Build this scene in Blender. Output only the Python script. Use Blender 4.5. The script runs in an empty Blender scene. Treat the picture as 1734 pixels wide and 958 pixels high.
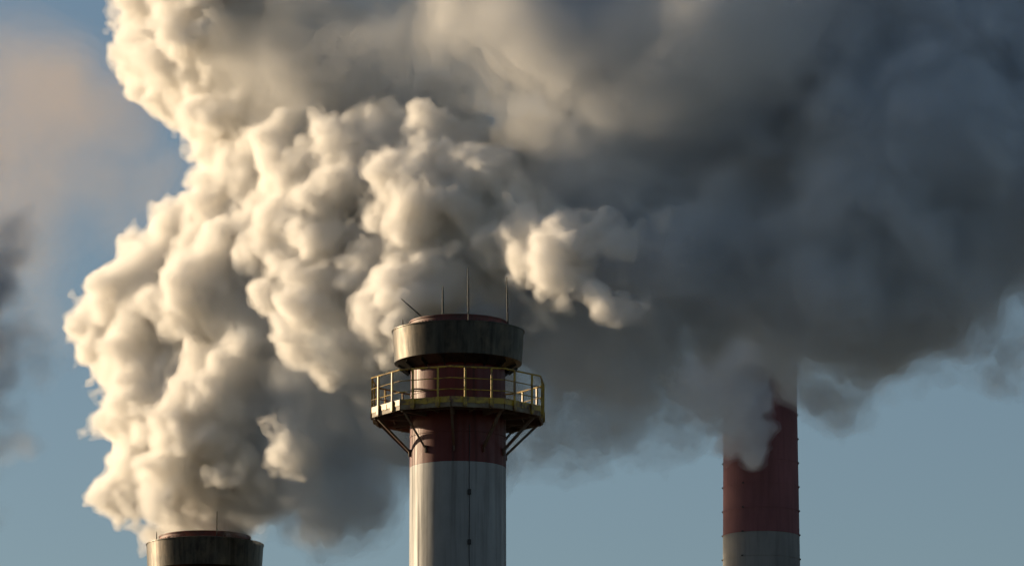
import bpy, bmesh, math, random
import numpy as np
from mathutils import Vector

S = bpy.context.scene
random.seed(4)
rng = np.random.default_rng(7)
R_ = math.radians

# ------------------------------------------------------------------ camera, sky, sun, exposure
W0 = 1734
FPX = 10400.0                      # focal length in pixels of the photograph
PITCH = R_(11.0)
EYE = 1.7
cam = bpy.data.cameras.new('camera')
cam_o = bpy.data.objects.new('camera', cam)
S.collection.objects.link(cam_o)
cam_o.location = (0, 0, EYE)
cam_o.rotation_euler = (math.pi / 2 + PITCH, 0, 0)
cam.lens = 36 * FPX / W0
cam.clip_start = 1.0
cam.clip_end = 60000
S.camera = cam_o

SUN_AZ, SUN_EL = R_(-62), R_(13)   # azimuth from +Y towards +X
sun_dir = Vector((math.sin(SUN_AZ) * math.cos(SUN_EL), math.cos(SUN_AZ) * math.cos(SUN_EL), math.sin(SUN_EL)))
world = bpy.data.worlds.new('World')
S.world = world
world.use_nodes = True
wt = world.node_tree
sky = wt.nodes.new('ShaderNodeTexSky')
sky.sky_type = 'NISHITA'
sky.sun_disc = False
sky.sun_elevation = SUN_EL
sky.sun_rotation = SUN_AZ
sky.ozone_density = 2.0
sky.dust_density = 0.8
wt.links.new(sky.outputs[0], wt.nodes['Background'].inputs[0])
wt.nodes['Background'].inputs[1].default_value = 0.057
sun = bpy.data.lights.new('sun', 'SUN')
sun_o = bpy.data.objects.new('sun', sun)
S.collection.objects.link(sun_o)
sun.energy = 5.0
sun.angle = R_(0.5)
sun.color = (1.0, 0.77, 0.50)
sun_o.rotation_euler = sun_dir.to_track_quat('Z', 'Y').to_euler()
S.view_settings.view_transform = 'Standard'
S.view_settings.look = 'None'
S.view_settings.gamma = 1
S.view_settings.exposure = 0.48
cy = S.cycles
cy.max_bounces = 20
cy.volume_bounces = 16
cy.adaptive_threshold = 0.06
cy.adaptive_min_samples = 16
cy.diffuse_bounces = 3
cy.glossy_bounces = 3
cy.transparent_max_bounces = 256
cy.sample_clamp_indirect = 6

# ------------------------------------------------------------------ helpers
cp, sp = math.cos(PITCH), math.sin(PITCH)


def P(px, py, Y):
    """the point at depth Y that the photograph shows at pixel px, py"""
    u = (px - 867) / FPX
    v = (479 - py) / FPX
    d = np.array([u, cp - v * sp, sp + v * cp])
    return np.array([0, 0, EYE]) + d * (Y / d[1])


def scale_at(py, Y):
    """pixels per metre at depth Y, around pixel row py"""
    p = P(867, py, Y)
    return FPX / (p[1] * cp + (p[2] - EYE) * sp)


def tag(o, label=None, cat=None, group=None, kind=None):
    if label: o['label'] = label
    if cat: o['category'] = cat
    if group: o['group'] = group
    if kind: o['kind'] = kind
    return o


def empty(name, loc):
    o = bpy.data.objects.new(name, None)
    S.collection.objects.link(o)
    o.location = loc
    return o


def link(name, bm, mat, parent=None, smooth=True):
    me = bpy.data.meshes.new(name)
    bmesh.ops.recalc_face_normals(bm, faces=bm.faces)
    bm.to_mesh(me)
    bm.free()
    if smooth:
        me.polygons.foreach_set('use_smooth', [True] * len(me.polygons))
        me.set_sharp_from_angle(angle=R_(35))
    me.materials.append(mat)
    o = bpy.data.objects.new(name, me)
    S.collection.objects.link(o)
    if parent: o.parent = parent
    return o


def lathe(bm, prof, seg=96, close=True, wob=0.0):
    """revolve a closed profile of (r, z) about Z"""
    rings = []
    for k in range(seg):
        a = 2 * math.pi * k / seg
        rings.append([bm.verts.new((r * math.sin(a), -r * math.cos(a), z)) for r, z in prof])
    n = len(prof)
    for k in range(seg):
        A, B = rings[k], rings[(k + 1) % seg]
        for i in range(n if close else n - 1):
            j = (i + 1) % n
            bm.faces.new((A[i], A[j], B[j], B[i]))


def tube(bm, pts, r, seg=8):
    pts = [Vector(p) for p in pts]
    prev = None
    rings = []
    for i, p in enumerate(pts):
        d = (pts[min(i + 1, len(pts) - 1)] - pts[max(i - 1, 0)]).normalized()
        a = d.orthogonal().normalized() if prev is None else (prev - d * prev.dot(d)).normalized()
        prev = a
        b = d.cross(a)
        rr = r[i] if hasattr(r, '__len__') else r
        rings.append([bm.verts.new(p + (a * math.cos(t) + b * math.sin(t)) * rr) for t in [2 * math.pi * k / seg for k in range(seg)]])
    for A, B in zip(rings, rings[1:]):
        for k in range(seg):
            bm.faces.new((A[k], A[(k + 1) % seg], B[(k + 1) % seg], B[k]))
    bm.faces.new(rings[0][::-1])
    bm.faces.new(rings[-1])


def bar(bm, p, q, w, h, up=(0, 0, 1)):
    """rectangular bar from p to q, w wide and h high"""
    p, q = Vector(p), Vector(q)
    d = (q - p).normalized()
    s = d.cross(Vector(up))
    if s.length < 1e-4: s = Vector((1, 0, 0))
    s.normalize()
    u = s.cross(d).normalized()
    v = []
    for c in (p, q):
        for a, b in ((-1, -1), (1, -1), (1, 1), (-1, 1)):
            v.append(bm.verts.new(c + s * a * w / 2 + u * b * h / 2))
    for f in ((0, 3, 2, 1), (4, 5, 6, 7), (0, 1, 5, 4), (1, 2, 6, 5), (2, 3, 7, 6), (3, 0, 4, 7)):
        bm.faces.new([v[i] for i in f])


def around(phi_deg, r, z):
    a = R_(phi_deg)
    return Vector((r * math.sin(a), -r * math.cos(a), z))     # phi 0 faces the camera


# ------------------------------------------------------------------ materials
class Mat:
    def __init__(s, name):
        s.m = bpy.data.materials.new(name)
        s.m.use_nodes = True
        s.t = s.m.node_tree
        s.b = s.t.nodes['Principled BSDF']

    def n(s, kind, **kw):
        nd = s.t.nodes.new(kind)
        for k, v in kw.items():
            if k.startswith('i_'):
                nd.inputs[k[2:].replace('_', ' ')].default_value = v
            else:
                setattr(nd, k, v)
        return nd

    def l(s, a, b): s.t.links.new(a, b)

    def noise(s, scale, detail=4, sc=(1, 1, 1), rough=0.6, off=(0, 0, 0)):
        tc = s.n('ShaderNodeTexCoord')
        mp = s.n('ShaderNodeMapping')
        mp.inputs['Scale'].default_value = sc
        mp.inputs['Location'].default_value = off
        s.l(tc.outputs['Object'], mp.inputs[0])
        nz = s.n('ShaderNodeTexNoise')
        nz.inputs['Scale'].default_value = scale
        nz.inputs['Detail'].default_value = detail
        nz.inputs['Roughness'].default_value = rough
        s.l(mp.outputs[0], nz.inputs['Vector'])
        return nz.outputs['Fac']

    def ramp(s, fac, stops):
        r = s.n('ShaderNodeValToRGB')
        el = r.color_ramp.elements
        while len(el) < len(stops): el.new(0.5)
        for e, (p, c) in zip(el, stops):
            e.position = p
            e.color = (*c, 1) if hasattr(c, '__len__') else (c, c, c, 1)
        s.l(fac, r.inputs[0])
        return r.outputs[0]

    def mix(s, fac, a, b, mode='MIX'):
        x = s.n('ShaderNodeMix', data_type='RGBA', blend_type=mode)
        for sock, v in ((x.inputs[0], fac), (x.inputs[6], a), (x.inputs[7], b)):
            if hasattr(v, 'links'): s.l(v, sock)
            elif hasattr(v, '__len__'): sock.default_value = (*v, 1)
            else: sock.default_value = v
        return x.outputs[2]

    def color(s, v): s.l(v, s.b.inputs['Base Color'])

    def bump(s, fac, strength=0.3, dist=0.02):
        b = s.n('ShaderNodeBump')
        b.inputs['Strength'].default_value = strength
        b.inputs['Distance'].default_value = dist
        s.l(fac, b.inputs['Height'])
        s.l(b.outputs[0], s.b.inputs['Normal'])


def paint(name, base, rough, streak=(0.35, 1.0), dirt=(0.05, 0.045, 0.04), runs=0.75, flake=None, spec=0.5):
    """old steel paint: vertical soot runs, blotches, a slightly uneven gloss"""
    m = Mat(name)
    s1 = m.noise(5.0, 5, (1, 1, 0.035))
    s2 = m.noise(14.0, 3, (1, 1, 0.05), off=(3, 1, 0))
    bl = m.noise(0.9, 6, (1, 1, 0.6), off=(7, 2, 5))
    c = m.mix(m.ramp(bl, [(0.3, 0.0), (0.75, 1.0)]), tuple(x * 0.72 for x in base), base)
    c = m.mix(m.ramp(s1, [(0.50, 0.0), (0.72, runs)]), c, dirt)
    c = m.mix(m.ramp(s2, [(0.55, 0.0), (0.8, runs * 0.7)]), c, dirt)
    if flake:
        f = m.noise(7.0, 8, (1, 1, 1), 0.7, off=(1, 9, 4))
        c = m.mix(m.ramp(f, [(0.60, 0.0), (0.63, 1.0)]), c, flake)
    m.color(c)
    rg = m.ramp(s1, [(0.3, rough * 0.75), (0.7, min(1, rough * 1.6))])
    m.l(rg, m.b.inputs['Roughness'])
    m.b.inputs['Specular IOR Level'].default_value = spec
    m.bump(m.noise(2.2, 3, (1, 1, 0.5)), 0.35, 0.02)
    return m


def build_mats():
    M = {}
    M['white'] = paint('weathered_white_paint', (0.285, 0.288, 0.282), 0.5, flake=None, runs=0.45).m
    M['red'] = paint('weathered_red_paint', (0.125, 0.015, 0.010), 0.48, runs=0.85, dirt=(0.035, 0.016, 0.014), spec=0.35).m
    m = Mat('stained_steel_sheet')
    s1 = m.noise(6, 5, (1, 1, 0.08))
    s2 = m.noise(2.2, 6, (1, 1, 0.7), off=(4, 4, 1))
    c = m.mix(m.ramp(s1, [(0.35, 0.0), (0.65, 1.0)]), (0.02, 0.018, 0.015), (0.055, 0.049, 0.040))
    c = m.mix(m.ramp(s2, [(0.45, 0.0), (0.7, 0.75)]), c, (0.09, 0.07, 0.05))
    m.color(c)
    m.b.inputs['Metallic'].default_value = 0.75
    m.l(m.ramp(s1, [(0.3, 0.52), (0.7, 0.36)]), m.b.inputs['Roughness'])
    m.bump(m.noise(1.6, 3, (1, 1, 0.25)), 0.5, 0.03)
    M['cap'] = m.m
    m = Mat('sooty_red_liner')
    c = m.mix(m.ramp(m.noise(3, 6), [(0.35, 0.0), (0.7, 1.0)]), (0.20, 0.03, 0.018), (0.045, 0.018, 0.014))
    m.color(c); m.b.inputs['Roughness'].default_value = 0.6
    M['flue'] = m.m
    m = Mat('chipped_yellow_paint')
    c = m.mix(m.ramp(m.noise(4, 7, off=(2, 0, 1)), [(0.45, 0.0), (0.62, 1.0)]), (0.40, 0.26, 0.02), (0.10, 0.05, 0.02))
    m.color(c); m.b.inputs['Roughness'].default_value = 0.5
    M['yellow'] = m.m
    m = Mat('rusty_floor_steel')
    c = m.mix(m.ramp(m.noise(2.5, 7), [(0.38, 0.0), (0.66, 1.0)]), (0.11, 0.085, 0.06), (0.10, 0.035, 0.015))
    m.color(c); m.b.inputs['Roughness'].default_value = 0.75
    M['rust'] = m.m
    m = Mat('grey_channel_steel')
    c = m.mix(m.ramp(m.noise(3, 7, off=(5, 5, 5)), [(0.4, 0.0), (0.7, 1.0)]), (0.20, 0.17, 0.11), (0.11, 0.05, 0.02))
    m.color(c); m.b.inputs['Roughness'].default_value = 0.65
    M['channel'] = m.m
    m = Mat('dark_rod_steel')
    m.color(m.mix(m.noise(8, 3), (0.010, 0.009, 0.008), (0.02, 0.016, 0.014)))
    m.b.inputs['Roughness'].default_value = 0.6
    M['rod'] = m.m
    for nm, base in (('far_red_concrete', (0.24, 0.085, 0.088)), ('far_grey_concrete', (0.26, 0.25, 0.235))):  # distant haze is put into the red: lifted and muted
        m = Mat(nm)
        bl = m.noise(0.5, 8, (1, 1, 0.35))
        st = m.noise(3.0, 5, (1, 1, 0.05), off=(2, 7, 0))
        c = m.mix(m.ramp(bl, [(0.3, 0.0), (0.75, 1.0)]), tuple(x * 0.6 for x in base), base)
        c = m.mix(m.ramp(st, [(0.5, 0.0), (0.75, 0.5)]), c, tuple(x * 0.35 for x in base))
        m.color(c); m.b.inputs['Roughness'].default_value = 0.85
        m.bump(m.noise(6, 5), 0.4, 0.03)
        M[nm] = m.m
    m = Mat('dry_ground')
    c = m.mix(m.ramp(m.noise(0.05, 8), [(0.35, 0.0), (0.65, 1.0)]), (0.03, 0.036, 0.024), (0.06, 0.058, 0.05))
    m.color(c); m.b.inputs['Roughness'].default_value = 0.95
    M['ground'] = m.m
    return M


M = build_mats()


def smoke_mat(name, density, color, aniso=0.2, skin=0.02, skin_col=(0.8, 0.8, 0.8)):
    """smoke: an even volume inside the billows, and a faint skin of condensed droplets where it meets the air"""
    m = bpy.data.materials.new(name)
    m.use_nodes = True
    t = m.node_tree
    t.nodes.clear()
    out = t.nodes.new('ShaderNodeOutputMaterial')
    v = t.nodes.new('ShaderNodeVolumePrincipled')
    v.inputs['Density'].default_value = density
    v.inputs['Color'].default_value = (*color, 1)
    v.inputs['Anisotropy'].default_value = aniso
    t.links.new(v.outputs[0], out.inputs['Volume'])
    if skin:
        mx = t.nodes.new('ShaderNodeMixShader')
        mx.inputs[0].default_value = skin
        a = t.nodes.new('ShaderNodeBsdfTransparent')
        b = t.nodes.new('ShaderNodeBsdfDiffuse')
        b.inputs[0].default_value = (*skin_col, 1)
        t.links.new(a.outputs[0], mx.inputs[1])
        t.links.new(b.outputs[0], mx.inputs[2])
        t.links.new(mx.outputs[0], out.inputs['Surface'])
    return m


# ------------------------------------------------------------------ ground
bm = bmesh.new()
bmesh.ops.create_circle(bm, cap_ends=True, segments=64, radius=30000)
tag(link('ground', bm, M['ground'], smooth=False), 'flat open ground below the chimneys', 'ground', kind='structure')


# ------------------------------------------------------------------ the two steel chimneys
def steel_chimney(px, row, Y, label, z_top, rods=(), cap_r=(2.18, 2.11), flue_r=1.60):
    """z_top: height of the cap's upper rim; every other height hangs from it"""
    base = P(px, row, Y)
    root = empty('chimney', (base[0], Y, 0))
    tag(root, label, 'chimney', 'steel chimneys with a metal cap')
    r = 1.59
    zc1 = z_top
    zc0 = zc1 - 1.075
    z_floor = zc0 - 1.72            # walkway
    z_band = z_floor - 1.78         # red above, white below
    # shaft
    bm = bmesh.new()
    lathe(bm, [(r + 0.07, 0.0), (r, z_band), (r - 0.05, z_band), (r, 0.0)][:2] + [(r - 0.08, z_band), (r - 0.08, 0.0)])
    white = link('white_section', bm, M['white'], root)
    bm = bmesh.new()
    lathe(bm, [(r + 0.004, z_band + 0.002), (r - 0.03, zc0 - 0.1), (r - 0.10, zc0 - 0.1), (r - 0.10, z_band + 0.002)])
    red = link('red_section', bm, M['red'], root)
    # weld seams round the shaft
    bm = bmesh.new()
    for z in (z_band + 1.02, z_floor + 0.62):
        rr = r + 0.004 - 0.034 * (z - z_band) / (zc0 - z_band)
        lathe(bm, [(rr - 0.01, z - 0.03), (rr + 0.018, z - 0.025), (rr + 0.018, z + 0.025), (rr - 0.01, z + 0.03)])
    link('weld_seam', bm, M['red'], red)
    # cap: drum open below, roof sloping up to the flue
    bm = bmesh.new()
    a, b = cap_r
    lathe(bm, [(b, zc0), (a, zc1 - 0.03), (a + 0.025, zc1 - 0.03), (a + 0.025, zc1), (flue_r + 0.05, zc1 + 0.09), (flue_r + 0.05, zc1 + 0.05),
               (a - 0.04, zc1 - 0.06), (b - 0.04, zc0 + 0.03), (r + 0.10, zc0 - 0.20), (r + 0.10, zc0 - 0.24), (b - 0.06, zc0 - 0.02)], seg=128)
    cap = link('cap_drum', bm, M['cap'], root)
    for q in range(16):
        bm = bmesh.new()
        bar(bm, around(q * 22.5 + 8, b - 0.13, zc0 - 0.08), around(q * 22.5 + 8, r + 0.09, zc0 - 0.30), 0.03, 0.10)
        link('cap_bracket', bm, M['cap'], cap, smooth=False)
    bm = bmesh.new()
    lathe(bm, [(flue_r, zc0), (flue_r, zc1 + 0.27), (flue_r + 0.03, zc1 + 0.27), (flue_r + 0.03, zc1 + 0.31), (flue_r - 0.05, zc1 + 0.31), (flue_r - 0.05, zc0)], seg=128)
    flue = link('flue_rim', bm, M['flue'], root)
    bm = bmesh.new()
    ring = []
    for q in range(288):                       # notched flashing strip round the foot of the flue
        h = 0.075 if (q // 2) % 2 else 0.02
        f = q * 1.25
        ring.append([bm.verts.new(around(f, rr, zc1 + z)) for rr, z in ((flue_r + 0.004, 0.06), (flue_r + 0.045, 0.06), (flue_r + 0.045, 0.09 + h), (flue_r + 0.004, 0.09 + h))])
    for q in range(288):
        A, B = ring[q], ring[(q + 1) % 288]
        for e in range(4):
            bm.faces.new((A[e], A[(e + 1) % 4], B[(e + 1) % 4], B[e]))
    link('flashing', bm, M['flue'], flue, smooth=False)
    # lightning rods
    for (p0, p1, rad) in rods:
        bm = bmesh.new()
        tube(bm, [p0, Vector(p0).lerp(Vector(p1), 0.6), p1], [rad, rad, rad * 0.6], 6)
        link('lightning_rod', bm, M['rod'], root)
    # walkway: ten-sided
    N, RO = 10, 2.93
    ph = [-4 + 36 * i for i in range(N)]
    walk = empty('walkway', (0, 0, 0)); walk.parent = root
    walk_parts = []
    bm = bmesh.new()
    top, bot, it, ib = [], [], [], []
    for f in ph:
        top.append(bm.verts.new(around(f, RO - 0.012, z_floor)));  bot.append(bm.verts.new(around(f, RO - 0.012, z_floor - 0.04)))
        it.append(bm.verts.new(around(f, r + 0.06, z_floor)));     ib.append(bm.verts.new(around(f, r + 0.06, z_floor - 0.04)))
    for i in range(N):
        j = (i + 1) % N
        bm.faces.new((top[i], top[j], it[j], it[i])); bm.faces.new((bot[i], ib[i], ib[j], bot[j]))
        bm.faces.new((top[i], bot[i], bot[j], top[j])); bm.faces.new((it[i], it[j], ib[j], ib[i]))
    link('walkway_floor', bm, M['rust'], walk, smooth=False)
    # edge channel under the toe board, one mesh all round, with radial beams
    bm = bmesh.new()
    for i in range(N):
        j = (i + 1) % N
        A, B = around(ph[i], RO - 0.05, z_floor - 0.125), around(ph[j], RO - 0.05, z_floor - 0.125)
        d = (B - A).normalized() * 0.01
        bar(bm, A + d, B - d, 0.07, 0.15)
    link('edge_beam', bm, M['channel'], walk, smooth=False)
    bm = bmesh.new()
    for i in range(N):
        A, B = around(ph[i], r + 0.03, z_floor - 0.15), around(ph[i], RO - 0.10, z_floor - 0.15)
        bar(bm, A, B, 0.08, 0.20)
        A, B = around(ph[i] + 18, r + 0.03, z_floor - 0.11), around(ph[i] + 18, RO * math.cos(R_(18)) - 0.10, z_floor - 0.11)
        bar(bm, A, B, 0.06, 0.13)
        A, B = around(ph[i], 2.25, z_floor - 0.12), around(ph[i] + 36, 2.25, z_floor - 0.12)
        bar(bm, A, B, 0.05, 0.10)
    link('floor_beam', bm, M['rust'], walk, smooth=False)
    for i in range(N):
        j = (i + 1) % N
        bm = bmesh.new()
        A, B = around(ph[i], RO - 0.005, z_floor + 0.045), around(ph[j], RO - 0.005, z_floor + 0.045)
        d = (B - A).normalized()
        bar(bm, A + d * 0.012, B - d * 0.012, 0.012, 0.19)
        # splice plates
        for t in (0.5,):
            C = A.lerp(B, t) + Vector((0, 0, -0.03))
            bar(bm, C - d * 0.07, C + d * 0.07, 0.035, 0.17)
        link('toe_board', bm, M['yellow'], walk, smooth=False)
    # railing
    HR = 1.12
    for i in range(N):
        j = (i + 1) % N
        A, B = around(ph[i], RO, z_floor), around(ph[j], RO, z_floor)
        d = (B - A).normalized()
        nrm = Vector((d.y, -d.x, 0))
        if nrm.dot(A) < 0: nrm = -nrm
        for t in (0.26, 0.75):
            C = A.lerp(B, t) + nrm * 0.02
            bm = bmesh.new()
            bar(bm, C + Vector((0, 0, -0.20)), C + Vector((0, 0, HR - 0.02)), 0.055, 0.055, up=d)
            bar(bm, C + Vector((0, 0, -0.17)) + nrm * 0.01, C + Vector((0, 0, 0.13)) + nrm * 0.01, 0.13, 0.07, up=nrm)
            link('railing_post', bm, M['yellow'], walk, smooth=False)
    for z, rad in ((HR, 0.029), (HR - 0.37, 0.017), (HR - 0.74, 0.017)):
        bm = bmesh.new()
        for i in range(N):
            A, B = around(ph[i], RO, z_floor + z), around(ph[(i + 1) % N], RO, z_floor + z)
            tube(bm, [A, B], rad, 8)
        link('handrail', bm, M['yellow'], walk)
    # braces under the walkway
    for i in range(N):
        A = around(ph[i], RO - 0.22, z_floor - 0.26)
        B = around(ph[i], r + 0.06, z_floor - 1.30)
        d = (B - A).normalized()
        side = around(ph[i] + 90, 1, 0); side.z = 0
        upv = side.cross(d)
        bm = bmesh.new()
        bar(bm, A, B, 0.085, 0.012, up=upv)
        bar(bm, A + upv * 0.04 - side * 0.036, B + upv * 0.04 - side * 0.036, 0.012, 0.075, up=upv)
        link('brace', bm, M['rust'], walk, smooth=False)
        bm = bmesh.new()
        C = around(ph[i], r + 0.012, z_floor - 1.33)
        bar(bm, C - Vector((0, 0, 0.12)), C + Vector((0, 0, 0.12)), 0.14, 0.05, up=side)
        link('brace_foot', bm, M['rust'], walk, smooth=False)
    # lightning cable down the front with its clamps
    phc = 14
    bm = bmesh.new()
    pts = [around(phc + 0.25 * math.sin(i * 1.7), r + 0.030 + 0.07 * max(0, i * 0.6 - 1.2) / z_band, z_band + 1.2 - i * 0.6) for i in range(int((z_band + 1.0) / 0.6))]
    tube(bm, pts, 0.011, 6)
    cable = link('cable', bm, M['rod'], root)
    z = z_band - 1.0
    while z > 1:
        rr = r + 0.03 + 0.07 * (z_band - z) / z_band
        C = around(phc, rr, z)
        bm = bmesh.new()
        sd = around(phc + 90, 1, 0)
        bar(bm, C - Vector((0, 0, 0.10)), C + Vector((0, 0, 0.07)), 0.075, 0.10, up=sd)
        bar(bm, C - sd * 0.05 + Vector((0, 0, 0.02)), C + sd * 0.05 + Vector((0, 0, 0.02)), 0.06, 0.05)
        link('cable_clamp', bm, M['rod'], cable, smooth=False)
        z -= 1.66
    return root


Y1 = 200.0
z1 = P(775, 562, Y1)[2]


def rods_for(cx, Y, ztop, spec):
    out = []
    s = scale_at(600, Y)
    for (px, r, side, h, lean, rad, *up) in spec:
        x = (px - cx) / s
        y = math.sqrt(max(0.0, r * r - x * x)) * side
        p0 = Vector((x, y, ztop + (up[0] if up else -0.05))); p1 = p0 + Vector((lean, 0, h))
        out.append((p0, p1, rad))
    return out


main_rods = rods_for(775.5, Y1, z1, [(682.5, 1.98, -1, 0.34, 0, 0.02), (717, 1.575, -1, 0.64, -0.72, 0.024, 0.27), (750.5, 1.575, -1, 0.98, 0, 0.03, 0.27),
                                     (794, 2.2, -1, 1.80, -0.02, 0.024), (860, 1.70, -1, 1.82, -0.04, 0.028)])
steel_chimney(775.5, 700, Y1, 'nearest red and white steel chimney ringed by a yellow railed walkway', z1, rods=main_rods)
Y2 = 240.0
z2 = P(347, 922, Y2)[2]
low_rods = rods_for(347, Y2, z2, [(268, 2.1, -1, 0.42, 0, 0.022), (371.5, 2.3, -1, 1.05, 0, 0.022), (424, 2.0, -1, 0.24, 0, 0.022)])
steel_chimney(347, 925, Y2, 'low steel chimney with dark stained metal cap under the cream smoke', z2, rods=low_rods, cap_r=(2.31, 2.25), flue_r=1.80)


# ------------------------------------------------------------------ the tall chimney far behind
def far_chimney():
    Y = 400.0
    b = P(1289, 900, Y)
    root = empty('chimney', (b[0], Y, 0))
    tag(root, 'tall far red and grey concrete chimney with its top lost in smoke', 'chimney')
    zt = P(1288, 634, Y)[2]
    zb = P(1288, 907, Y)[2]
    rad = lambda z: 2.52 + (zb - z) * 0.0095
    bands = [(0, zb - 24, 'far_grey_concrete'), (zb - 24, zb - 12, 'far_red_concrete'), (zb - 12, zb, 'far_grey_concrete'), (zb, zt, 'far_red_concrete')]
    for i, (z0, z1_, mt) in enumerate(bands):
        bm = bmesh.new()
        z0 += 0.002 if i else 0
        lathe(bm, [(rad(z0), z0), (rad(z1_), z1_), (rad(z1_) - 0.3, z1_), (rad(z0) - 0.3, z0)])
        link('red_band' if 'red' in mt else 'grey_band', bm, M[mt], root)
    bm = bmesh.new()
    lathe(bm, [(rad(zt) - 0.02, zt + 0.002), (rad(zt) + 0.08, zt + 0.05), (rad(zt) + 0.08, zt + 0.35), (rad(zt) - 0.35, zt + 0.35), (rad(zt) - 0.35, zt + 0.002)])
    link('top_ring', bm, M['far_grey_concrete'], root)
    z = zb - 1.6 * 12
    k = 0
    while z < zt - 0.4:
        bm = bmesh.new()
        r0 = rad(z)
        mt = 'far_grey_concrete' if z < zb else 'far_red_concrete'
        lathe(bm, [(r0 - 0.02, z - 0.03), (r0 + 0.022, z - 0.03), (r0 + 0.022, z + 0.03), (r0 - 0.02, z + 0.03)])
        hoop = link('hoop', bm, M[mt], root)
        for f in (-38 + 0.6 * k, 80, -91, 150):
            bm = bmesh.new()
            C = around(f, r0 + 0.05, z)
            t = around(f + 90, 1, 0)
            bar(bm, C - t * 0.06, C + t * 0.06, 0.06, 0.09)
            link('hoop_lug', bm, M['rod'], hoop, smooth=False)
        z += 1.6
        k += 1
    return root


far_chimney()


# ------------------------------------------------------------------ smoke: numpy fields turned into meshes
def bspl(n, c, off):
    x = np.arange(n) / c + off
    i = np.floor(x).astype(int)
    f = x - i
    Wt = np.zeros((n, i.max() + 4), np.float32)
    r = np.arange(n)
    Wt[r, i] = (1 - f) ** 3 / 6
    Wt[r, i + 1] = (3 * f ** 3 - 6 * f ** 2 + 4) / 6
    Wt[r, i + 2] = (-3 * f ** 3 + 3 * f ** 2 + 3 * f + 1) / 6
    Wt[r, i + 3] = f ** 3 / 6
    return Wt


def vnoise(shape, c):
    """smooth value noise of about unit spread; c = cell size in voxels (one number or one per axis)"""
    c = c if hasattr(c, '__len__') else (c, c, c)
    Ws = [bspl(n, cc, rng.random()) for n, cc in zip(shape, c)]
    L = rng.standard_normal([Wt.shape[1] for Wt in Ws]).astype(np.float32)
    A = np.tensordot(Ws[0], L, (1, 0))
    A = np.einsum('ijk,yj->iyk', A, Ws[1], optimize=True)
    return (A @ Ws[2].T) / 0.33


class Field:
    """signed depth inside a union of warped balls, on a regular grid"""
    def __init__(s, lo, hi, h):
        s.lo = np.array(lo, float)
        s.h = h
        s.n = np.ceil((np.array(hi) - s.lo) / h).astype(int) + 1
        s.ax = [(s.lo[k] + h * np.arange(s.n[k])).astype(np.float32) for k in range(3)]
        s.F = np.full(s.n, -9.0, np.float32)
        s.w = None
        s.wm = 0.0

    def warp(s, octs):
        s.w = [sum(a * vnoise(s.n, c / s.h) for c, a in octs) for k in range(3)]
        s.wm = 2.6 * sum(a for c, a in octs)

    def stamp(s, c, r, sq=(1, 1, 1)):
        pad = 0.4 + s.wm
        sl = []
        for k in range(3):
            a = max(0, int((c[k] - r * sq[k] - pad - s.lo[k]) / s.h))
            b = min(s.n[k], int((c[k] + r * sq[k] + pad - s.lo[k]) / s.h) + 2)
            if a >= b: return
            sl.append(slice(a, b))
        sl = tuple(sl)
        d2 = 0
        for k in range(3):
            sh = [1, 1, 1]; sh[k] = -1
            a = s.ax[k][sl[k]].reshape(sh) - np.float32(c[k])
            if s.w is not None: a = a + s.w[k][sl]
            d2 = d2 + (a / np.float32(sq[k])) ** 2
        np.maximum(s.F[sl], np.float32(r) - np.sqrt(d2), out=s.F[sl])

    def at(s, c):
        i = [int(round((c[k] - s.lo[k]) / s.h)) for k in range(3)]
        if any(a < 0 or a >= b for a, b in zip(i, s.n)): return None
        return s.F[tuple(i)]

    def noise(s, octs):
        for c, a in octs: s.F += a * vnoise(s.n, c / s.h)

    def kids(s, parents, n, lo, hi):
        out = []
        for c, r in parents:
            for _ in range(n):
                d = rng.standard_normal(3)
                d /= np.linalg.norm(d)
                rr = r * rng.uniform(lo, hi)
                cc = c + d * (r * 0.94 - rr * 0.40)
                f = s.at(cc)
                if f is None or f > rr * 0.6: continue
                out.append((cc, rr))
        for c, r in out: s.stamp(c, r)
        return out


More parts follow.
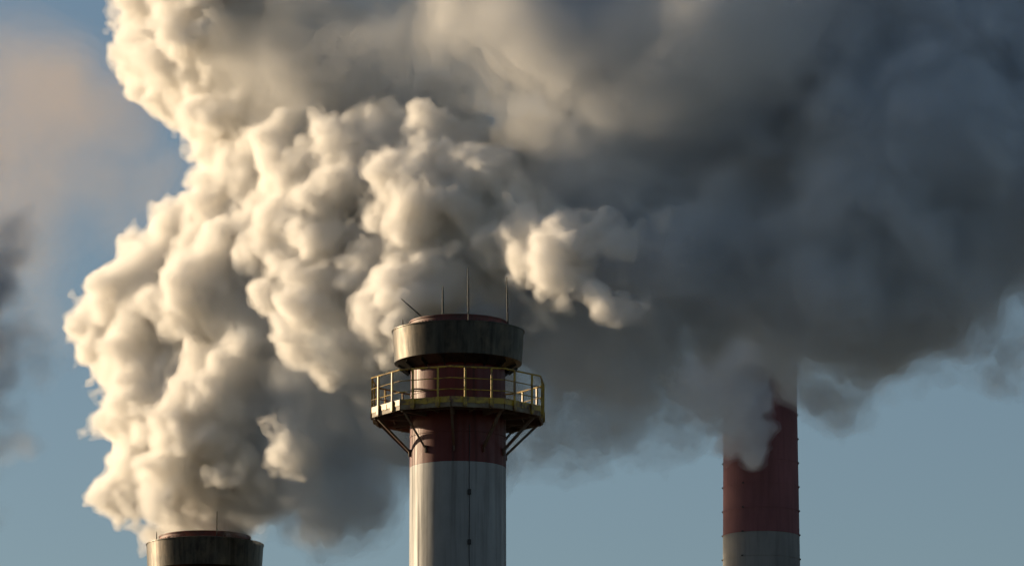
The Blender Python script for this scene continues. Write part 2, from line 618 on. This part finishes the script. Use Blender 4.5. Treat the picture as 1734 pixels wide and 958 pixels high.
def surface(g, iso=0.0, min_verts=400):
    """surface nets"""
    F = g.F - iso
    F[0] = F[-1] = -1; F[:, 0] = F[:, -1] = -1; F[:, :, 0] = F[:, :, -1] = -1
    In = F > 0
    n = F.shape
    cnt = np.zeros([k - 1 for k in n], np.int8)
    for dx in (0, 1):
        for dy in (0, 1):
            for dz in (0, 1):
                cnt += In[dx:n[0] - 1 + dx, dy:n[1] - 1 + dy, dz:n[2] - 1 + dz]
    act = np.argwhere((cnt > 0) & (cnt < 8))
    idx = np.full(cnt.shape, -1, np.int32)
    idx[tuple(act.T)] = np.arange(len(act))
    acc = np.zeros((len(act), 3), np.float32)
    num = np.zeros(len(act), np.float32)
    for a in (0, 1):
        for b in (0, 1):
            for c in (0, 1):
                ca = np.array([a, b, c])
                fa = F[tuple((act + ca).T)]
                for k in range(3):
                    if ca[k]: continue
                    cb = ca.copy(); cb[k] = 1
                    fb = F[tuple((act + cb).T)]
                    m = (fa > 0) != (fb > 0)
                    t = np.where(m, fa / (fa - fb + 1e-20), 0)
                    p = ca + np.zeros((len(act), 3), np.float32)
                    p[:, k] = t
                    acc[m] += p[m]
                    num += m
    V = (act + acc / num[:, None]) * g.h + g.lo
    Q = []
    for k in range(3):
        u, v = (k + 1) % 3, (k + 2) % 3
        A = [slice(None)] * 3; B = [slice(None)] * 3
        A[k] = slice(0, n[k] - 1); B[k] = slice(1, n[k])
        ia = In[tuple(A)]
        e = np.argwhere(ia != In[tuple(B)])
        fl = ia[tuple(e.T)]

        def cell(du, dv):
            c = e.copy(); c[:, u] += du; c[:, v] += dv
            return idx[tuple(c.T)]
        q = np.stack([cell(-1, -1), cell(0, -1), cell(0, 0), cell(-1, 0)], 1)
        q[~fl] = q[~fl][:, ::-1]
        Q.append(q)
    Q = np.concatenate(Q)
    if min_verts:                              # drop crumbs torn off the billows
        lab = np.arange(len(V))
        a = np.concatenate([Q[:, 0], Q[:, 1], Q[:, 2]])
        b = np.concatenate([Q[:, 1], Q[:, 2], Q[:, 3]])
        while True:
            lo_ = np.minimum(lab[a], lab[b])
            new = lab.copy()
            np.minimum.at(new, lab[a], lo_)
            np.minimum.at(new, lab[b], lo_)
            new = new[new]
            if (new == lab).all(): break
            lab = new
        keep = np.bincount(lab, minlength=len(V))[lab] >= min_verts
        Q = Q[keep[Q[:, 0]]]
        re_ = np.cumsum(keep) - 1
        V, Q = V[keep], re_[Q]
    return V.astype(np.float32), Q


def smoke_mesh(name, VQ, mat, parent=None):
    V, Q = VQ
    me = bpy.data.meshes.new(name)
    me.vertices.add(len(V)); me.vertices.foreach_set('co', V.ravel())
    me.loops.add(Q.size); me.loops.foreach_set('vertex_index', Q.ravel().astype(np.int32))
    me.polygons.add(len(Q)); me.polygons.foreach_set('loop_start', np.arange(0, Q.size, 4, dtype=np.int32))
    me.polygons.foreach_set('use_smooth', np.ones(len(Q), bool))
    me.update(); me.validate()
    o = bpy.data.objects.new(name, me)
    S.collection.objects.link(o)
    me.materials.append(mat)
    if parent: o.parent = parent
    print(name, len(V), 'verts')
    return o


def ball(b):
    """(column, row, radius in pixels, depth) of a billow -> centre and radius in metres"""
    return P(b[0], b[1], b[3]), b[2] / scale_at(b[1], b[3])


def bounds(bl, margin=1.2):
    c = np.array([x[0] for x in bl]); r = np.array([x[1] for x in bl])[:, None]
    return (c - r).min(0) - margin, (c + r).max(0) + margin


# --- cream billows rolling out of the low chimney
cream = [(342, 893, 56, 241), (296, 864, 58, 241), (385, 846, 74, 240.3), (272, 884, 36, 241.5), (432, 842, 40, 239.5), (250, 800, 84, 241.5), (340, 760, 120, 239), (420, 790, 60, 236.5),
         (256, 690, 98, 242), (350, 640, 135, 238.5), (208, 610, 74, 243), (250, 530, 110, 241.5), (168, 528, 44, 243), (370, 500, 125, 238), (330, 432, 84, 240), (405, 620, 60, 235.5),
         (485, 755, 20.8, 233), (505, 745, 17.6, 233.2), (475, 780, 20.8, 232.8), (500, 782, 17.6, 233), (525, 765, 11.2, 233), (490, 800, 12.0, 233), (400, 720, 60, 236.5), (420, 380, 120, 237),
         (505, 510, 40, 232.5), (600, 480, 95, 231.5), (690, 520, 95, 228.4), (560, 410, 100, 232.5), (650, 400, 100, 230.5), (640, 590, 50, 230), (545, 605, 38, 231), (480, 300, 110, 236),
         (388, 312, 55, 240), (590, 310, 95, 232.5), (690, 320, 85, 228.2), (760, 390, 95, 227.9), (800, 320, 75, 227.2), (730, 470, 70, 227.4), (860, 350, 72, 226.9), (425, 245, 92, 238.5),
         (360, 110, 110, 239), (248, 76, 66, 242), (300, 30, 90, 241), (348, 178, 62, 241), (390, 60, 95, 236), (400, 160, 95, 236.5), (330, 100, 90, 239), (390, -40, 120, 239),
         (900, 410, 57.9, 225.1), (955, 455, 47.9, 223.1), (960, 500, 30.1, 225.0), (970, 385, 41.3, 223.0), (1015, 375, 39.3, 223.0), (1060, 385, 31.4, 223.0), (1030, 505, 16.0, 222.1),
         (1062, 500, 18.0, 221.6), (915, 550, 30.1, 225.0), (820, 430, 55, 226.9), (500, 250, 85, 236), (350, 40, 90, 236), (400, -30, 110, 235.5), (380, -110, 140, 236), (430, -120, 130, 236),
         (530, 270, 90, 234), (610, 260, 85, 230.7), (700, 270, 80, 229.7), (780, 290, 70, 228.2), (850, 320, 60, 226.7), (560, 320, 80, 232), (460, 330, 80, 235.5), (450, 320, 95, 236),
         (480, 390, 80, 235), (430, 450, 70, 236.5), (520, 220, 75, 236), (470, 260, 80, 236.5), (560, 250, 70, 234), (640, 240, 60, 230.2), (480, 450, 45, 235), (730, 250, 60, 229.2),
         (880, 330, 50, 226.2), (920, 370, 47.5, 226.2), (905, 380, 49.9, 224.8), (950, 400, 45.9, 223.8), (900, 470, 33.9, 224.8), (870, 430, 45, 226.5), (985, 350, 25.6, 223.0),
         (1090, 378, 19.7, 222.8), (1035, 390, 32.8, 223.2), (560, 170, 80, 238), (620, 180, 80, 237), (880, 270, 60, 231), (820, 260, 60, 229.2), (540, 100, 80, 238), (1010, 470, 19.9, 223.8),
         (985, 530, 14.0, 223.8), (214, 78, 36, 242.5), (285, 140, 60, 241), (250, 900, 20, 242.2), (740, 195, 60, 234.5)]
rng = np.random.default_rng(101)
bl = [ball(b) for b in cream]
lo, hi = bounds(bl)
hi[2] = min(hi[2], P(867, -110, 240)[2])
g = Field(lo, hi, 0.078)
g.warp([(2.4, 0.30), (1.1, 0.17), (0.5, 0.09)])
for c, r in bl: g.stamp(c, r * 0.84)
k2 = g.kids(bl, 30, 0.15, 0.52)
k3 = g.kids(k2, 16, 0.18, 0.55)
k4 = g.kids([k for k in k3 if k[1] > 0.25], 10, 0.35, 0.55)
print('billows', len(k2), len(k3), len(k4))
g.noise([(1.6, 0.10), (0.9, 0.11), (0.5, 0.105), (0.28, 0.09), (0.17, 0.06)])
plume = smoke_mesh('smoke', surface(g, -0.10), smoke_mat('cream_smoke', 0.6, (0.988, 0.98, 0.966), 0.2, 0.02))
tag(plume, 'dense cream billows of sunlit smoke rolling out of the low chimney', 'smoke', kind='stuff')
smoke_mesh('smoke_core', surface(g, 0.04), smoke_mat('cream_smoke_body', 1.2, (0.988, 0.98, 0.968), 0.2, 0.0), plume)
smoke_mesh('smoke_core', surface(g, 0.22), smoke_mat('cream_smoke_core', 2.2, (0.988, 0.98, 0.968), 0.2, 0.0), plume)
del g

# --- grey smoke drifting off to the right, in shade
grey = [(480, 500, 80, 239), (540, 560, 103.5, 237), (430, 700, 80.5, 238), (620, 620, 103.5, 236), (520, 700, 120.7, 235), (590, 630, 120.7, 234), (470, 570, 92.0, 236), (560, 780, 120.7, 235.5),
         (650, 730, 132.2, 234), (720, 740, 97.7, 233.5), (570, 850, 64.4, 236), (510, 860, 64.4, 236.5), (640, 810, 59.8, 235), (460, 800, 80.5, 236.5), (600, 700, 126.5, 235),
         (820, 690, 110, 232), (900, 625, 92, 231), (1000, 615, 102, 230), (1110, 615, 102, 229.5), (1210, 535, 125, 228.5), (1330, 525, 140, 228), (1440, 495, 140, 227), (1560, 475, 140, 226),
         (1280, 450, 150, 227.5), (1700, 435, 130, 225), (1850, 415, 150, 225), (1150, 440, 170, 228), (1300, 330, 220, 231.0), (1480, 300, 230, 227.0), (1620, 280, 220, 226.0),
         (1780, 320, 180, 227.0), (1880, 150, 210, 226.0), (1400, 440, 170, 226), (1600, 375, 160, 225.5), (1720, 380, 150, 224.5), (1100, 60, 200, 230), (1200, 200, 200, 228.5),
         (1090, 250, 130, 228), (1080, 360, 110, 231), (960, 320, 110, 233), (1380, 80, 230, 228.5), (1560, 40, 230, 227.0), (1740, 60, 220, 226.5), (1050, 280, 140, 228), (1300, -80, 220, 229.0),
         (740, 640, 115.0, 234.5), (860, 520, 125, 234), (1000, 480, 140, 232), (800, 600, 120, 233.5), (1080, 540, 130, 230), (950, 380, 120, 233), (440, 830, 50, 237), (620, 860, 40, 235.5),
         (680, 790, 50, 234.5)]
rng = np.random.default_rng(102)
bl = [ball(b) for b in grey]
lo, hi = bounds(bl, 1.6)
hi[2] = min(hi[2], P(867, -150, 228)[2])
hi[0] = min(hi[0], P(2000, 400, 225)[0])
g = Field(lo, hi, 0.12)
g.warp([(5, 0.35), (2.4, 0.3), (1.1, 0.18)])
for c, r in bl: g.stamp(c, r * 0.9)
g.noise([(3.5, 0.42), (1.8, 0.36), (0.9, 0.28), (0.45, 0.18), (0.25, 0.10)])
GREY = (0.912, 0.930, 0.952)
drift = smoke_mesh('smoke', surface(g, -0.45), smoke_mat('grey_smoke_fringe', 0.10, GREY, 0.2, 0.004))
tag(drift, 'broad dark grey smoke drifting off behind the walkway and over the far chimney', 'smoke', kind='stuff')
smoke_mesh('smoke_body', surface(g, 0.05), smoke_mat('grey_smoke', 0.30, GREY, 0.2, 0.0), drift)
smoke_mesh('smoke_core', surface(g, 0.65), smoke_mat('grey_smoke_core', 1.1, GREY, 0.2, 0.0), drift)
del g

# --- pale old smoke spread overhead, in the shade of the billows
deck = [(450, 110, 57.0, 233.3), (480, 145, 51.0, 233.3), (430, 10, 76.0, 234.8), (560, 155, 59.5, 233.3), (520, 60, 114.0, 233.3), (560, -40, 133.0, 232.3), (600, 105, 89.2, 232.8),
         (680, 60, 133.0, 231.3), (720, 135, 93.5, 230.3), (800, -60, 171.0, 230.3), (820, 90, 142.5, 229.8), (900, 165, 93.5, 225.8), (960, 60, 152.0, 225.3), (1040, 150, 110.5, 225.8),
         (1100, 20, 161.5, 225.8), (500, 105, 59.5, 233.3), (960, 225, 59.5, 224.8), (1150, 100, 133.0, 224.8), (1250, 40, 142.5, 223.8), (450, 60, 57.0, 232.3), (540, 140, 70, 234.8),
         (600, 190, 60, 233.8), (880, 230, 80, 231.8), (760, 210, 70, 232.8), (950, 290, 60, 228.8), (740, 165, 85, 233), (690, 205, 60, 233.5), (800, 200, 70, 232)]
rng = np.random.default_rng(103)
bl = [ball(b) for b in deck]
lo, hi = bounds(bl, 1.4)
hi[2] = min(hi[2], P(867, -150, 232)[2])
g = Field(lo, hi, 0.13)
g.warp([(5, 0.4), (2.4, 0.35), (1.1, 0.2)])
for c, r in bl: g.stamp(c, r * 0.95)
g.noise([(3, 0.35), (1.5, 0.26), (0.8, 0.16), (0.4, 0.10)])
PALE = (0.958, 0.952, 0.938)
dk = smoke_mesh('smoke', surface(g, -0.4), smoke_mat('pale_deck_fringe', 0.10, PALE, 0.2, 0.003))
tag(dk, 'smooth pale grey smoke spreading overhead between the cream billows and the dark smoke', 'smoke', kind='stuff')
smoke_mesh('smoke_body', surface(g, 0.15), smoke_mat('pale_deck', 0.16, PALE, 0.2, 0.0), dk)
smoke_mesh('smoke_core', surface(g, 0.9), smoke_mat('pale_deck_core', 0.32, PALE, 0.2, 0.0), dk)
del g

# --- thinner blue grey smoke trailing under it
WISP = (0.87, 0.905, 0.945)
trail = [(935, 760, 50, 230), (1000, 760, 50, 230), (1080, 755, 40, 229.5), (1150, 735, 45, 229), (940, 720, 60, 230), (1010, 720, 70, 230), (1000, 690, 90, 230.5), (1090, 720, 70, 229.5),
         (1160, 700, 70, 229), (1210, 690, 50, 228.5), (930, 690, 70, 231), (1120, 670, 80, 229.5), (1400, 660, 50, 227), (1420, 700, 34, 227), (1500, 610, 55, 226.5), (1570, 570, 60, 226),
         (1650, 560, 60, 225.5), (1730, 540, 60, 225), (1800, 560, 70, 225), (1350, 640, 60, 227.5), (860, 760, 50, 232), (600, 850, 45, 235.5), (640, 830, 50, 235), (1690, 500, 60, 225),
         (1620, 520, 50, 225.5), (1560, 620, 30, 226), (1700, 590, 36, 225), (1460, 650, 40, 227), (1760, 470, 60, 225)]
rng = np.random.default_rng(104)
bl = [ball(b) for b in trail]
lo, hi = bounds(bl, 1.2)
hi[0] = min(hi[0], P(1900, 400, 225)[0])
g = Field(lo, hi, 0.10)
g.warp([(3, 0.3), (1.4, 0.3), (0.6, 0.18)])
for c, r in bl: g.stamp(c, r * 0.85)
g.noise([(1.8, 0.30), (0.9, 0.26), (0.45, 0.18), (0.22, 0.10)])
tr = smoke_mesh('smoke', surface(g, -0.4), smoke_mat('trailing_smoke_fringe', 0.2, WISP, 0.2, 0.003))
tag(tr, 'ragged thin blue grey smoke trailing below the dark drifting smoke', 'smoke', kind='stuff')
smoke_mesh('smoke_core', surface(g, 0.25), smoke_mat('trailing_smoke', 0.45, WISP, 0.2, 0.0), tr)
del g

# --- pale smoke curling over the top of the far chimney
curl = [(1245, 755, 40, 395.3), (1282, 768, 30, 395), (1268, 720, 40, 395), (1248, 715, 45, 395), (1262, 665, 46, 395), (1330, 600, 41.6, 396), (1210, 660, 60, 397), (1290, 588, 56.0, 398),
         (1230, 620, 70, 397), (1345, 668, 14, 396), (1395, 680, 26, 397), (1240, 775, 18, 395.3)]
rng = np.random.default_rng(105)
bl = [ball(b) for b in curl]
lo, hi = bounds(bl, 1.5)
g = Field(lo, hi, 0.14)
g.warp([(4, 0.25), (1.8, 0.3), (0.8, 0.2)])
for c, r in bl: g.stamp(c, r * 0.95)
g.noise([(2.0, 0.22), (1.0, 0.22), (0.5, 0.18), (0.3, 0.10)])
far = smoke_mesh('smoke', surface(g, -0.15), smoke_mat('pale_smoke_fringe', 0.18, (0.84, 0.86, 0.89), 0.2, 0.01))
tag(far, 'pale blue grey smoke curling over the top of the far chimney', 'smoke', kind='stuff')
smoke_mesh('smoke_core', surface(g, 0.2), smoke_mat('pale_smoke', 0.5, (0.84, 0.86, 0.89), 0.2, 0.0), far)
del g

# --- dark plume at the frame's edge, from a chimney out of sight
edge = [(-164, 400, 160, 425), (-126, 520, 150, 424), (-94, 640, 140, 424), (-74, 750, 110, 424), (-54, 830, 80, 424), (-184, 280, 170, 425), (6, 700, 50, 424), (-26, 500, 70, 424),  # the wide unseen bulk outside the frame is added to shade the far chimney
         (1, 600, 60, 424), (11, 770, 36, 424), (-16, 430, 60, 425)]
rng = np.random.default_rng(106)
bl = [ball(b) for b in edge]
lo, hi = bounds(bl, 4)
g = Field(lo, hi, 0.2)
g.warp([(4, 0.7), (1.8, 0.4), (0.8, 0.2)])
for c, r in bl: g.stamp(c, r * 0.9)
g.noise([(2.5, 0.5), (1.2, 0.4), (0.6, 0.26), (0.4, 0.12)])
EDGE = (0.76, 0.77, 0.80)
ed = smoke_mesh('smoke', surface(g, -1.0), smoke_mat('edge_smoke_fringe', 0.03, EDGE, 0.2, 0.001))
tag(ed, 'thin dark plume of distant smoke rising at the edge of the view', 'smoke', kind='stuff')
for iso, dn in ((-0.6, 0.04), (-0.2, 0.06), (0.25, 0.10), (0.8, 0.16), (1.5, 0.26)):
    smoke_mesh('smoke_core', surface(g, iso), smoke_mat('edge_smoke', dn, EDGE, 0.2, 0.0), ed)
del g

# --- faint sunlit veil of old smoke, farther still
veil = [(40, 210, 150, 520), (150, 290, 110, 522), (10, 330, 130, 520), (250, 320, 75, 524), (100, 150, 100, 522), (-80, 240, 170, 520), (90, 370, 80, 522), (50, 470, 90, 525),
         (60, 560, 60, 526), (150, 200, 90, 522), (200, 400, 60, 524), (210, 210, 90, 523), (300, 300, 55, 525)]
rng = np.random.default_rng(107)
bl = [ball(b) for b in veil]
lo, hi = bounds(bl, 8)
g = Field(lo, hi, 0.4)
g.warp([(9, 1.2), (4, 0.6)])
for c, r in bl: g.stamp(c, r * 0.9)
g.noise([(6, 0.8), (3, 0.5), (1.5, 0.25)])
ve = smoke_mesh('smoke', surface(g, -2.0), smoke_mat('veil_smoke_fringe', 0.0025, (0.91, 0.745, 0.55), 0.3, 0.0015))
tag(ve, 'faint beige veil of old smoke hanging in the blue sky beside the cream billows', 'smoke', kind='stuff')
for k, iso in enumerate((-0.8, 0.3, 1.3, 2.3)):
    smoke_mesh('smoke_core', surface(g, iso), smoke_mat('veil_smoke', 0.0095, (0.91, 0.745, 0.55), 0.3, 0.0), ve)
del g
